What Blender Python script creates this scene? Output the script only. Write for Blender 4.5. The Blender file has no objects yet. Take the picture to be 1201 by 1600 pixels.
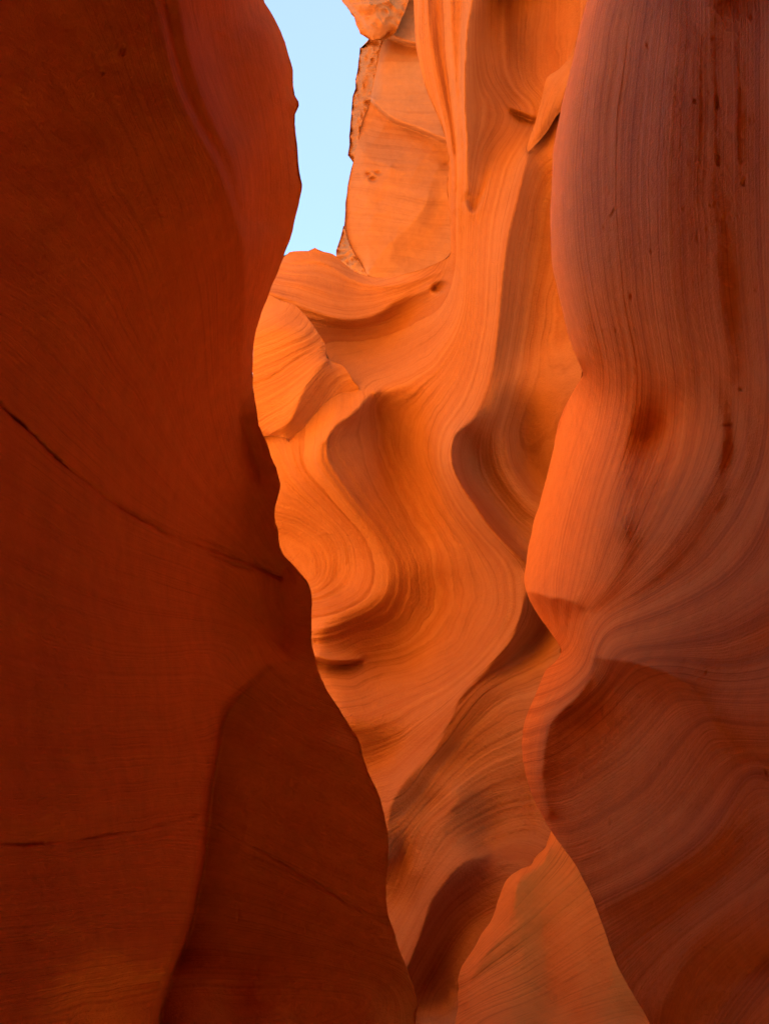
# A sandstone slot canyon seen from its floor, looking up along it.
import bpy, math
import numpy as np
from mathutils import Vector

scene = bpy.context.scene
# ------------------------------------------------------------------ camera
W0, H0, F = 1201.0, 1600.0, 1232.0           # survey picture size and focal length (its pixels)
PITCH = math.radians(20.0)
CAM = np.array([0.0, 0.0, 1.6])
cam_data = bpy.data.cameras.new("camera")
cam = bpy.data.objects.new("camera", cam_data)
scene.collection.objects.link(cam)
cam.location = CAM
cam.rotation_euler = (math.radians(90) + PITCH, 0, 0)
cam_data.sensor_fit = 'VERTICAL'
cam_data.angle = 2 * math.atan(H0 / 2 / F)
cam_data.clip_start = 0.05
cam_data.clip_end = 2000
scene.camera = cam
# ------------------------------------------------------------------ light
SUN_EL, SUN_AZ = math.radians(54.0), math.radians(-5.0)   # azimuth from +Y, negative = to the left
world = bpy.data.worlds.new("World")
scene.world = world
world.use_nodes = True
wn = world.node_tree
sky = wn.nodes.new('ShaderNodeTexSky')
sky.sky_type = 'NISHITA'
sky.sun_disc = False
sky.sun_elevation = SUN_EL
sky.sun_rotation = SUN_AZ
sky.altitude = 3000
sky.air_density = 1.4
sky.dust_density = 0.3
sky.ozone_density = 0.0
wn.nodes['Background'].inputs['Strength'].default_value = 0.05
wn.links.new(sky.outputs[0], wn.nodes['Background'].inputs['Color'])
sun_data = bpy.data.lights.new("sun", 'SUN')
sun_data.energy = 5.0
sun_data.angle = math.radians(0.5)
sun_data.color = (1.0, 0.95, 0.87)
sun = bpy.data.objects.new("sun", sun_data)
scene.collection.objects.link(sun)
sdir = Vector((math.sin(SUN_AZ) * math.cos(SUN_EL), math.cos(SUN_AZ) * math.cos(SUN_EL), math.sin(SUN_EL)))
sun.rotation_euler = sdir.to_track_quat('Z', 'Y').to_euler()
sun.location = (0, 0, 40)
vs = scene.view_settings
vs.view_transform = 'Standard'
vs.look = 'None'
vs.exposure = 2.62
vs.gamma = 1.0
cy = scene.cycles
cy.max_bounces = 14
cy.diffuse_bounces = 10
cy.use_denoising = True
try:
    cy.denoiser = 'OPENIMAGEDENOISE'
except Exception:
    pass

# ------------------------------------------------------------------ helpers
rng = np.random.default_rng(7)
COSP, SINP = math.cos(PITCH), math.sin(PITCH)

def world_pts(px, py, d):
    """survey direction (px, py) and distance d along the camera axis -> metres"""
    xc = (px - 600.5) / F * d
    yc = (800.0 - py) / F * d
    out = np.empty(px.shape + (3,))
    out[..., 0] = CAM[0] + xc
    out[..., 1] = CAM[1] + d * COSP - yc * SINP
    out[..., 2] = CAM[2] + d * SINP + yc * COSP
    return out

def spline(pts, step=4.0, smooth=True, rough=0.0, seed=0):
    """densify a polyline; Catmull-Rom when smooth, with optional ragged edge"""
    P = np.array(pts, float)
    n = len(P)
    out = []
    for i in range(n - 1):
        p1, p2 = P[i], P[i + 1]
        p0 = P[i - 1] if i > 0 else 2 * p1 - p2
        p3 = P[i + 2] if i < n - 2 else 2 * p2 - p1
        L = math.hypot(*(p2 - p1)[:2])
        k = max(1, min(200, int(L / step)))
        t = (np.arange(k) / k)[:, None]
        if smooth:
            m1 = (p2 - p0) * 0.5
            m2 = (p3 - p1) * 0.5
            la = math.hypot(*m1[:2]) + 1e-6
            lb = math.hypot(*m2[:2]) + 1e-6
            m1 = m1 * min(1, L / la)
            m2 = m2 * min(1, L / lb)
            h = ((2*t**3 - 3*t**2 + 1) * p1 + (t**3 - 2*t**2 + t) * m1
                 + (-2*t**3 + 3*t**2) * p2 + (t**3 - t**2) * m2)
        else:
            h = p1 + (p2 - p1) * t
        out.append(h)
    out.append(P[-1:])
    Q = np.concatenate(out)
    if rough > 0:
        r = np.random.default_rng(abs(int(seed)))
        s = np.arange(len(Q))
        for per, a in ((9, 1.0), (4, .6), (2, .35)):
            tab = r.normal(size=(len(Q) // per + 3, 2))
            x = s / per
            i = x.astype(int)
            f = (x - i)[:, None]
            Q[:, :2] += rough * a * (tab[i] * (1 - f) + tab[i + 1] * f)
    return Q

def axis(lo, hi, step, inlo, inhi):
    """dense inside the picture, coarser the farther outside it"""
    v = list(np.arange(max(lo, inlo), min(hi, inhi) + step, step))
    st, x = step, v[-1]
    while x < hi:
        st = min(st * 1.18, 70); x += st; v.append(x)
    st, x = step, v[0]
    w = []
    while x > lo:
        st = min(st * 1.18, 70); x -= st; w.append(x)
    return np.array(w[::-1] + v)

def box1(a, r, ax):
    if r < 1: return a
    n = a.shape[ax]
    pad = [(0, 0), (0, 0)]; pad[ax] = (r + 1, r)
    c = np.cumsum(np.pad(a, pad, mode='edge'), axis=ax)
    if ax == 0: return (c[2*r+1:2*r+1+n] - c[:n]) / (2*r+1)
    return (c[:, 2*r+1:2*r+1+n] - c[:, :n]) / (2*r+1)

def blur(a, sig):
    r = max(1, int(round(sig * 1.0)))
    for _ in range(3):
        a = box1(box1(a, r, 0), r, 1)
    return a

def resize(a, shape):
    h, w = a.shape
    yi = np.clip((np.arange(shape[0]) + .5) * h / shape[0] - .5, 0, h - 1)
    xi = np.clip((np.arange(shape[1]) + .5) * w / shape[1] - .5, 0, w - 1)
    y0 = np.minimum(yi.astype(int), max(h - 2, 0)); x0 = np.minimum(xi.astype(int), max(w - 2, 0))
    fy = (yi - y0)[:, None]; fx = (xi - x0)[None]
    y1 = np.minimum(y0 + 1, h - 1); x1 = np.minimum(x0 + 1, w - 1)
    return ((a[y0][:, x0] * (1 - fx) + a[y0][:, x1] * fx) * (1 - fy)
            + (a[y1][:, x0] * (1 - fx) + a[y1][:, x1] * fx) * fy)

class Field:
    """scalar field over a tensor grid, interpolated smoothly from values along curves"""
    def __init__(self, xs, ys):
        self.xs, self.ys = xs, ys
        self.I, self.J, self.V = [], [], []
        self.crease = np.zeros((len(ys), len(xs)))
    def idx(self, Q):
        ix = np.interp(Q[:, 0], self.xs, np.arange(len(self.xs)))
        iy = np.interp(Q[:, 1], self.ys, np.arange(len(self.ys)))
        return ix, iy
    def add(self, Q, val, crease=0.0):
        ix, iy = self.idx(Q)
        keep = (Q[:, 0] >= self.xs[0]) & (Q[:, 0] <= self.xs[-1]) & (Q[:, 1] >= self.ys[0]) & (Q[:, 1] <= self.ys[-1])
        X, Y, Vv = [], [], []
        for k in range(len(Q) - 1):                       # fill to 4-connected
            if not (keep[k] and keep[k + 1]): continue
            m = int(max(abs(ix[k+1]-ix[k]), abs(iy[k+1]-iy[k])) * 2) + 1
            t = np.arange(m) / m
            X.append(ix[k] + (ix[k+1]-ix[k])*t); Y.append(iy[k] + (iy[k+1]-iy[k])*t)
            Vv.append(val[k] + (val[k+1]-val[k])*t)
        if not X: return
        X = np.concatenate(X); Y = np.concatenate(Y); Vv = np.concatenate(Vv)
        self.I.append(Y); self.J.append(X); self.V.append(Vv)
        if crease:
            self.crease[np.clip(np.round(Y).astype(int), 0, len(self.ys)-1), np.clip(np.round(X).astype(int), 0, len(self.xs)-1)] = crease
    def solve(self, iters=70):
        I = np.concatenate(self.I); J = np.concatenate(self.J); V = np.concatenate(self.V)
        H, Wd = len(self.ys), len(self.xs)
        lev = []
        h, w = H, Wd
        while min(h, w) > 10:
            lev.append((h, w)); h, w = (h + 1) // 2, (w + 1) // 2
        lev.append((h, w))
        D = None
        for (h, w) in lev[::-1]:
            i = np.clip(((I + .5) * h / H - .5).round().astype(int), 0, h - 1)
            j = np.clip(((J + .5) * w / Wd - .5).round().astype(int), 0, w - 1)
            S = np.zeros((h, w)); Wt = np.zeros((h, w))
            np.add.at(S, (i, j), V); np.add.at(Wt, (i, j), 1)
            m = Wt > 0
            C = np.where(m, S / np.maximum(Wt, 1), 0)
            D = np.full((h, w), V.mean()) if D is None else resize(D, (h, w))
            D[m] = C[m]
            for _ in range(iters * (4 if h * w < 20000 else 1)):
                P = np.pad(D, 1, mode='edge')
                N = .25 * (P[:-2, 1:-1] + P[2:, 1:-1] + P[1:-1, :-2] + P[1:-1, 2:])
                D = np.where(m, C, N)
        return D

def vnoise(px, py, sx, sy, seed):
    r = np.random.default_rng(abs(int(seed)))
    n = 256
    tab = r.uniform(-1, 1, (n, n))
    ang = .5 + 1.7 * seed                                   # lattice turned so that it never follows the axes
    ca, sa = math.cos(ang), math.sin(ang)
    if 0.5 < sx / sy < 2: px, py = px * ca - py * sa, px * sa + py * ca
    x = px / sx; y = py / sy
    xi = np.floor(x).astype(int); yi = np.floor(y).astype(int)
    fx = x - xi; fy = y - yi
    fx = fx*fx*(3-2*fx); fy = fy*fy*(3-2*fy)
    g = lambda a, b: tab[(yi + b) % n, (xi + a) % n]
    return (g(0,0)*(1-fx)+g(1,0)*fx)*(1-fy)+(g(0,1)*(1-fx)+g(1,1)*fx)*fy

def noise1(s, per, seed, sharp=0):
    r = np.random.default_rng(abs(int(seed)))
    tab = r.uniform(-1, 1, 4096)
    x = s / per + 2000
    i = np.floor(x).astype(int); f = x - i
    f = f**sharp if sharp else f*f*(3-2*f)                  # sharp: little ledges
    return tab[i % 4096]*(1-f) + tab[(i+1) % 4096]*f

def inside(xs, ys, poly):
    """even-odd test on the tensor grid"""
    out = np.zeros((len(ys), len(xs)), bool)
    a = poly; b = np.roll(poly, -1, axis=0)
    for r, y in enumerate(ys):
        m = (a[:, 1] > y) != (b[:, 1] > y)
        if not m.any(): continue
        xc = np.sort(a[m, 0] + (y - a[m, 1]) / (b[m, 1] - a[m, 1]) * (b[m, 0] - a[m, 0]))
        out[r] = np.searchsorted(xc, xs) % 2 == 1
    return out

def nearest(px, py, poly):
    """nearest point of the closed outline (with its distance value)"""
    a = poly; b = np.roll(poly, -1, axis=0); e = b - a
    L2 = (e[:, :2]**2).sum(1) + 1e-9
    res = np.empty((len(px), 4))
    for k in range(0, len(px), 4000):
        q = np.stack([px[k:k+4000], py[k:k+4000]], 1)[:, None, :]
        t = np.clip(((q - a[None, :, :2]) * e[None, :, :2]).sum(2) / L2, 0, 1)
        c = a[None, :, :2] + t[..., None] * e[None, :, :2]
        dd = ((q - c)**2).sum(2)
        j = dd.argmin(1); r = np.arange(len(j))
        res[k:k+4000, :2] = c[r, j]
        res[k:k+4000, 2] = a[j, 2] + t[r, j] * e[j, 2]
        res[k:k+4000, 3] = np.sqrt(dd[r, j])
    return res

def make_mesh(name, verts, quads, attrs, mat, parent=None):
    me = bpy.data.meshes.new(name)
    nv, nf = len(verts), len(quads)
    me.vertices.add(nv); me.vertices.foreach_set('co', verts.astype(np.float32).ravel())
    me.loops.add(nf * 4); me.loops.foreach_set('vertex_index', quads.astype(np.int32).ravel())
    me.polygons.add(nf)
    me.polygons.foreach_set('loop_start', np.arange(0, nf * 4, 4, dtype=np.int32))
    me.polygons.foreach_set('use_smooth', np.ones(nf, bool))
    for k, v in attrs.items():
        me.attributes.new(k, 'FLOAT', 'POINT').data.foreach_set('value', v.astype(np.float32).ravel())
    me.update(calc_edges=True); me.validate()
    me.materials.append(mat)
    o = bpy.data.objects.new(name, me)
    scene.collection.objects.link(o)
    if parent: o.parent = parent
    return o

def grid_faces(keep, xs, ys):
    r, c = np.nonzero(keep)
    w = len(xs)
    v = r * w + c
    return np.stack([v, v + w, v + w + 1, v + 1], 1)

def compact(V, Q, A):
    u, inv = np.unique(Q, return_inverse=True)
    return V[u], inv.reshape(Q.shape), {k: a[u] for k, a in A.items()}

PITS = {}
def rock(name, mat, outline, curves, strata, step=2.0, xr=(-400, 1600), yr=(-600, 2000), sigma=10, csig=2.2,
         relief=0.012, periods=((60, 1.0), (22, .7), (8, .45), (3.5, .25)), lump=0.01, grain=0.0015,
         back=1.0, back_len=80, smooth_outline=True, rough=0.0, s_scale=1.0, pits=0, pit_list=(), cracks=(),
         sweep=None, parent=None, seed=1, facets=None, gain=1.0, gsig=45, ksig=9, back_to=None, ledges=0, calm=None):
    xs = axis(xr[0], xr[1], step, -20, 1222)
    ys = axis(yr[0], yr[1], step, -20, 1622)
    poly = spline(list(outline) + [outline[0]], 5.0, smooth_outline, rough, seed)[:-1]
    fd = Field(xs, ys)
    closed = np.vstack([poly, poly[:1]])
    fd.add(closed, closed[:, 2], crease=0.8)
    for c in curves:
        kind = c[0]
        if kind == 'step':                                  # (x, y, value on the left of travel, on the right)
            P = spline([(p[0], p[1], p[2]) for p in c[1]], 3.0)
            P2 = spline([(p[0], p[1], p[3]) for p in c[1]], 3.0)
            t = np.gradient(P[:, :2], axis=0); t /= np.linalg.norm(t, axis=1, keepdims=True) + 1e-9
            nrm = np.stack([t[:, 1], -t[:, 0]], 1)         # left of travel in picture axes (y down)
            o = 1.3 * step
            A_ = P.copy(); A_[:, :2] += nrm * o
            B_ = P2.copy(); B_[:, :2] -= nrm * o
            fd.add(A_, A_[:, 2], 1.0); fd.add(B_, B_[:, 2], 1.0)
        else:
            P = spline(c[1], 3.0)
            fd.add(P, P[:, 2], {'c': 1.0, 'h': .55, 's': 0.0}[kind])
    D1 = fd.solve()
    X, Y = np.meshgrid(xs, ys)
    ins = inside(xs, ys, poly)
    # smooth everything except the ridges, which stay put until the last passes
    D = D1.copy()
    n_it = int(2 * sigma * sigma)
    hard = fd.crease > .7; soft = (fd.crease > 0) & ~hard
    for it in range(n_it + 14):
        P = np.pad(D, 1, mode='edge')
        N_ = .25 * (P[:-2, 1:-1] + P[2:, 1:-1] + P[1:-1, :-2] + P[1:-1, 2:])
        if it < n_it - 26: N_ = np.where(hard | soft, D1, N_)
        elif it < n_it + 14 - csig: N_ = np.where(hard, D1, N_)
        else: N_ = np.where(ins, N_, D)
        D = N_
    if gain != 1:
        lo = blur(np.where(ins, D, 0), gsig) / (blur(ins.astype(float), gsig) + 1e-6)
        edge = np.zeros_like(D); ec = Field(xs, ys); ec.add(closed, closed[:, 2], 1.0)
        keep_ = 1 - np.clip(blur(ec.crease, ksig) * ksig * 3.6, 0, 1)
        D = np.where(ins, D + (gain - 1) * (D - lo) * keep_, D)
    # bedding
    fs = Field(xs, ys)
    for s, pts in strata:
        P = spline(pts, 4.0)
        fs.add(P[:, :2], np.full(len(P), float(s)))
    S = blur(fs.solve(), 6) * s_scale
    S = S + 1.6 * s_scale * vnoise(X, Y, 60, 60, seed + 40) + 5 * s_scale * vnoise(X, Y, 240, 240, seed + 41)
    amp = 0.55 + 0.75 * vnoise(X, Y, 130, 170, seed + 42)
    rel = np.zeros_like(S)
    for k, (per, a) in enumerate(periods):
        rel += a * noise1(S, per, seed * 11 + k, ledges)
    amp = np.clip(amp, .1, 1.4)
    if calm: amp = amp * (1 - (1 - calm[2]) * np.clip((Y - calm[0]) / (calm[1] - calm[0]), 0, 1))   # smoother worn rock lower down
    D = D + relief * amp * rel
    sc = D / 8.0
    D = D + lump * (vnoise(X, Y, 90, 110, seed + 50) + .5 * vnoise(X, Y, 37, 45, seed + 51) + .22 * vnoise(X, Y, 15, 17, seed + 52))
    D = D + grain * (vnoise(X, Y, 5.5, 6, seed + 53) + .6 * vnoise(X, Y, 2.9, 3.1, seed + 54))
    if facets:                                              # blocky jointed rock: quantised noise planes
        fa, fs_ = facets
        n = vnoise(X + 9*vnoise(X, Y, 20, 20, seed+60), Y, fs_, fs_*1.6, seed + 61)
        D = D + fa * np.abs(n) + fa * .5 * np.abs(vnoise(X, Y, fs_*.45, fs_*.6, seed + 62)) 
    r = np.random.default_rng(seed + 90)
    pl = list(pit_list)
    for _ in range(pits):
        pl.append((r.uniform(max(xr[0], -20), min(xr[1], 1220)), r.uniform(-20, 1620), r.uniform(1.2, 2.6), r.uniform(2.2, 7), r.uniform(.003, .010), r.uniform(-.35, .35)))
    for (cx, cy_, rx, ry, dep, tilt) in pl:
        i0, i1 = np.searchsorted(ys, [cy_ - 4*ry, cy_ + 4*ry]); j0, j1 = np.searchsorted(xs, [cx - 4*max(rx, ry*.6), cx + 4*max(rx, ry*.6)])
        if i1 <= i0 or j1 <= j0: continue
        x = X[i0:i1, j0:j1] - cx; y = Y[i0:i1, j0:j1] - cy_
        x = x - tilt * y
        q = (x/rx)**2 + (y/ry)**2
        D[i0:i1, j0:j1] += dep * np.exp(-q**1.5) - .25 * dep * np.exp(-((x+1.7*rx)/rx)**2 - (y/ry)**2)
    for (pts, wd, dep) in cracks:
        P = spline(pts, 3.0, True, .9, seed + int(pts[0][0]))
        i0, i1 = np.searchsorted(ys, [P[:, 1].min() - 20, P[:, 1].max() + 20]); j0, j1 = np.searchsorted(xs, [P[:, 0].min() - 20, P[:, 0].max() + 20])
        sx, sy = X[i0:i1, j0:j1], Y[i0:i1, j0:j1]
        best = np.full(sx.shape, 1e9)
        for p in P[::1]:
            best = np.minimum(best, (sx - p[0])**2 + (sy - p[1])**2)
        fade = np.clip(.75 + .6 * vnoise(sx, sy, 30, 30, seed + 71), .3, 1.2)
        D[i0:i1, j0:j1] += dep * np.exp(-best / wd**2) * fade
    # front
    cell = ins[:-1, :-1] | ins[1:, :-1] | ins[:-1, 1:] | ins[1:, 1:]
    used = np.zeros_like(ins)
    for a in (slice(0, -1), slice(1, None)):
        for b in (slice(0, -1), slice(1, None)):
            used[a, b] |= cell
    sn = used & ~ins
    PX, PY = X.copy(), Y.copy()
    ns = nearest(X[sn], Y[sn], poly)
    PX[sn], PY[sn], D[sn] = ns[:, 0], ns[:, 1], ns[:, 2]
    V = world_pts(PX, PY, D).reshape(-1, 3)
    Q = grid_faces(cell, xs, ys)
    A = {'strata': S.ravel()}
    if sweep:                                               # carry the wall on past the camera: (columns side, y end)
        side, yend, k = sweep
        col = 0 if side == 'left' else len(xs) - 1
        base = (np.arange(len(ys)) * len(xs) + col)
        ok = ins[:, col]
        off = len(V)
        newV, newS = [], []
        for t in np.linspace(0, 1, k + 1)[1:]:
            c = V[base].copy()
            c[:, 1] = c[:, 1] * (1 - t) + yend * t
            zz = c[:, 2]
            lean = np.clip((zz - 1.8) / 5.0, 0, 1); lean = lean * lean * (3 - 2 * lean)
            c[:, 0] += (1 if side == 'left' else -1) * (1.15 * t**1.5 + 1.35 * lean * min(1, t * 3.0) ) * np.minimum(1, np.abs(c[:, 0]))
            c[:, 0] += .22 * vnoise(c[:, 1] * 10, zz * 10, 9, 9, seed + 77) * min(1, t * 4)
            newV.append(c); newS.append(A['strata'][base])
        n = len(ys)
        V = np.vstack([V] + newV)
        A['strata'] = np.concatenate([A['strata']] + newS)
        F_ = []
        prev = base
        for t in range(k):
            cur = off + t * n + np.arange(n)
            for q in range(n - 1):
                if ok[q] and ok[q + 1]:
                    F_.append((prev[q], prev[q+1], cur[q+1], cur[q]))
            prev = cur
        Q = np.vstack([Q, np.array(F_)])
    # back of the mass, meeting the front along the same outline
    if back > 0:
        xb, yb = xs[::5], ys[::5]
        Xb, Yb = np.meshgrid(xb, yb)
        ib = inside(xb, yb, poly)
        cb_ = ib[:-1, :-1] | ib[1:, :-1] | ib[:-1, 1:] | ib[1:, 1:]
        ub = np.zeros_like(ib)
        for a in (slice(0, -1), slice(1, None)):
            for b in (slice(0, -1), slice(1, None)):
                ub[a, b] |= cb_
        Db = D[::5, ::5].copy()
        nb = nearest(Xb.ravel(), Yb.ravel(), poly)
        dist = nb[:, 3].reshape(Xb.shape)
        Dn = nb[:, 2].reshape(Xb.shape)
        f = 1 - np.exp(-dist / back_len)
        Db = np.maximum(Db, Dn * (1 - f) + Db * f) + back * np.sqrt(f) * (1 + .12 * vnoise(Xb, Yb, 120, 120, seed + 80))
        if back_to is not None:
            Db = np.maximum(Db, Dn * (1 - f) + (back_to + .0022 * np.clip(400 - Xb, 0, 1500)) * f + .25 * f * vnoise(Xb, Yb, 160, 220, seed + 83))
        sb = ub & ~ib
        Xb, Yb = Xb.copy(), Yb.copy()
        if sb.any():
            nn = nearest(Xb[sb], Yb[sb], poly)
            Xb[sb], Yb[sb], Db[sb] = nn[:, 0], nn[:, 1], nn[:, 2]
        Vb = world_pts(Xb, Yb, Db).reshape(-1, 3)
        Qb = grid_faces(cb_, xb, yb)[:, ::-1] + len(V)
        V = np.vstack([V, Vb]); Q = np.vstack([Q, Qb])
        A['strata'] = np.concatenate([A['strata'], S[::5, ::5].ravel()])
    V, Q, A = compact(V, Q, A)
    return make_mesh(name, V, Q, A, mat, parent)

def tag(o, label, cat, group=None):
    o['label'] = label; o['category'] = cat; o['kind'] = 'thing'
    if group: o['group'] = group
    return o

# ------------------------------------------------------------------ materials
def sandstone(name, base, light, dark, band_scale=.06, band_mix=.5, bump=.35, grain_scale=160, mottled=.25, lines=.35, spec=.18, rough=.88, grain_amp=.0022, grit=.008):
    m = bpy.data.materials.new(name)
    m.use_nodes = True
    nt = m.node_tree; N = nt.nodes; L = nt.links
    b = N['Principled BSDF']
    b.inputs['Roughness'].default_value = rough
    b.inputs['Specular IOR Level'].default_value = spec
    at = N.new('ShaderNodeAttribute'); at.attribute_name = 'strata'
    geo = N.new('ShaderNodeNewGeometry')
    def math_(op, a, bb):
        n = N.new('ShaderNodeMath'); n.operation = op
        for i, v in ((0, a), (1, bb)):
            if isinstance(v, (int, float)): n.inputs[i].default_value = v
            else: L.new(v, n.inputs[i])
        return n.outputs[0]
    def noise(vec, scale, detail, rough=.5, dims='3D'):
        n = N.new('ShaderNodeTexNoise'); n.noise_dimensions = dims
        n.inputs['Scale'].default_value = scale; n.inputs['Detail'].default_value = detail; n.inputs['Roughness'].default_value = rough
        if dims == '1D': L.new(vec, n.inputs['W'])
        else: L.new(vec, n.inputs['Vector'])
        return n.outputs['Fac']
    warp = noise(geo.outputs['Position'], 2.2, 4)
    s = math_('ADD', at.outputs['Fac'], math_('MULTIPLY', warp, 6.0))
    bands = noise(s, band_scale, 5, .62, '1D')
    fine = noise(s, band_scale * 7, 3, .6, '1D')
    big = noise(geo.outputs['Position'], .8, 5, .55)
    mot = noise(geo.outputs['Position'], 9, 6, .6)
    gr = noise(geo.outputs['Position'], grain_scale, 4, .6)
    f = math_('ADD', math_('MULTIPLY', bands, .62), math_('ADD', math_('MULTIPLY', fine, .2), math_('MULTIPLY', big, .18)))
    ramp = N.new('ShaderNodeValToRGB')
    e = ramp.color_ramp.elements
    e[0].position, e[0].color = .5 - band_mix * .36, (*dark, 1)
    e[1].position, e[1].color = .5 + band_mix * .36, (*light, 1)
    k = ramp.color_ramp.elements.new(.5); k.color = (*base, 1)
    L.new(f, ramp.inputs[0])
    mx = N.new('ShaderNodeMix'); mx.data_type = 'RGBA'; mx.blend_type = 'MULTIPLY'
    mx.inputs[0].default_value = mottled
    L.new(ramp.outputs[0], mx.inputs[6])
    r2 = N.new('ShaderNodeValToRGB')
    r2.color_ramp.elements[0].position = .3; r2.color_ramp.elements[0].color = (.6, .55, .52, 1)
    r2.color_ramp.elements[1].position = .7; r2.color_ramp.elements[1].color = (1, 1, 1, 1)
    L.new(math_('ADD', math_('MULTIPLY', mot, .7), math_('MULTIPLY', gr, .3)), r2.inputs[0])
    L.new(r2.outputs[0], mx.inputs[7])
    # thin dark bedding lines, fading in and out along their length
    ln = noise(s, band_scale * 5.5, 2, .5, '1D')
    ln2 = noise(s, band_scale * 15, 1, .5, '1D')
    r3 = N.new('ShaderNodeMapRange'); r3.inputs[1].default_value = .36; r3.inputs[2].default_value = .50; r3.inputs[3].default_value = 1; r3.inputs[4].default_value = 0
    L.new(math_('ADD', math_('MULTIPLY', ln, .6), math_('MULTIPLY', ln2, .4)), r3.inputs[0])
    r4 = N.new('ShaderNodeMapRange'); r4.inputs[1].default_value = .4; r4.inputs[2].default_value = .62; r4.inputs[3].default_value = .15; r4.inputs[4].default_value = 1
    L.new(noise(geo.outputs['Position'], 1.7, 3), r4.inputs[0])
    mx2 = N.new('ShaderNodeMix'); mx2.data_type = 'RGBA'; mx2.blend_type = 'MULTIPLY'
    L.new(math_('MULTIPLY', math_('MULTIPLY', r3.outputs[0], r4.outputs[0]), lines), mx2.inputs[0])
    L.new(mx.outputs[2], mx2.inputs[6]); mx2.inputs[7].default_value = (.5, .38, .3, 1)
    L.new(mx2.outputs[2], b.inputs['Base Color'])
    h = math_('ADD', math_('MULTIPLY', noise(s, band_scale * 5.5, 4, .65, '1D'), .016),
              math_('ADD', math_('MULTIPLY', gr, grain_amp), math_('MULTIPLY', noise(geo.outputs['Position'], 42, 5, .62), grit)))
    bp = N.new('ShaderNodeBump'); bp.inputs['Strength'].default_value = bump; bp.inputs['Distance'].default_value = 1.0
    L.new(h, bp.inputs['Height'])
    L.new(bp.outputs[0], b.inputs['Normal'])
    return m

M_mid = sandstone('sandstone_striped', (.44, .205, .07), (.50, .26, .10), (.37, .145, .045), bump=.65, lines=.4, grit=.02)
M_left = sandstone('sandstone_red', (.80, .275, .034), (.82, .295, .04), (.76, .245, .028), band_mix=.5, bump=.6, lines=.28, grain_amp=.012, grit=.022, mottled=.5)
M_right = sandstone('sandstone_varnished', (.72, .24, .036), (.77, .285, .05), (.54, .16, .02), band_scale=.04, bump=.55, lines=.2, spec=.2, rough=.75, grain_amp=.014, grain_scale=110, grit=.014, band_mix=.38, mottled=.45)
M_slab = sandstone('sandstone_slab', (.79, .30, .05), (.81, .32, .058), (.74, .265, .042), bump=.6, lines=.5, grit=.016)
M_far = sandstone('sandstone_pale', (.47, .22, .08), (.54, .27, .11), (.38, .155, .05), band_scale=.03, band_mix=.9, mottled=.35, lines=.25)
M_sand = sandstone('sand', (.55, .24, .10), (.6, .28, .13), (.48, .2, .08), mottled=.5)

# ------------------------------------------------------------------ ground
gx = np.linspace(-14, 14, 90); gy = np.linspace(-9, 30, 120)
GX, GY = np.meshgrid(gx, gy)
GZ = -.75 + .10 * vnoise(GX, GY, 1.3, 1.7, 5) + .04 * vnoise(GX, GY, .4, .5, 6)
GZ = GZ + 1.9 * np.clip((-1.2 - GX) / 2.2, 0, 1) * np.clip((GY - 4.6) / 1.2, 0, 1)   # unseen sand ramp added to bounce sun onto the lower rock
GV = np.stack([GX, GY, GZ], -1).reshape(-1, 3)
ground = make_mesh('ground', GV, grid_faces(np.ones((119, 89), bool), gx, gy)[:, ::-1], {'strata': GX.ravel() * 10}, M_sand)
ground['kind'] = 'structure'

# ------------------------------------------------------------------ left wall, close to the camera
A_OUT = [(900,-1500,3.3),(640,-1000,3.7),(450,-600,4.0),(396,-250,4.2),(403,-80,4.25),(411,0,4.3),(421,20,4.3),(432,38,4.32),(442,58,4.35),(449,85,4.38),
 (455,105,4.4),(458,135,4.4),(459,148,4.4),(466,160,4.4),(464,172,4.4),(460,188,4.4),(463,222,4.4),(466,260,4.42),(471,288,4.42),(468,310,4.42),
 (463,335,4.42),(455,365,4.42),(452,380,4.42),(445,393,4.45),(437,415,4.45),(428,440,4.48),(420,462,4.48),(410,485,4.5),(403,505,4.5),(398,530,4.5),
 (396,560,4.5),(395,600,4.5),(397,625,4.5),(401,650,4.5),(407,672,4.5),(416,688,4.48),(424,710,4.45),(432,735,4.42),(439,755,4.4),(436,772,4.38),(430,795,4.35),
 (429,812,4.35),(434,826,4.35),(437,855,4.35),(452,875,4.35),(470,895,4.35),(482,917,4.35),(488,940,4.35),(489,970,4.35),(488,1000,4.35),(495,1030,4.35),
 (505,1065,4.32),(510,1080,4.3),(527,1105,4.28),(542,1127,4.25),(555,1145,4.25),(561,1157,4.25),(565,1175,4.25),(575,1210,4.25),(590,1240,4.25),
 (599,1275,4.25),(603,1300,4.25),(604,1340,4.25),(602,1390,4.25),(605,1425,4.22),(615,1460,4.18),(632,1505,4.12),(645,1540,4.1),(652,1570,4.08),(648,1600,4.0),
 (650,1750,3.8),(660,1980,3.5),(-800,1980,.78),(-900,1000,.95),(-900,0,1.02),(-860,-1500,1.1)]
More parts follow.
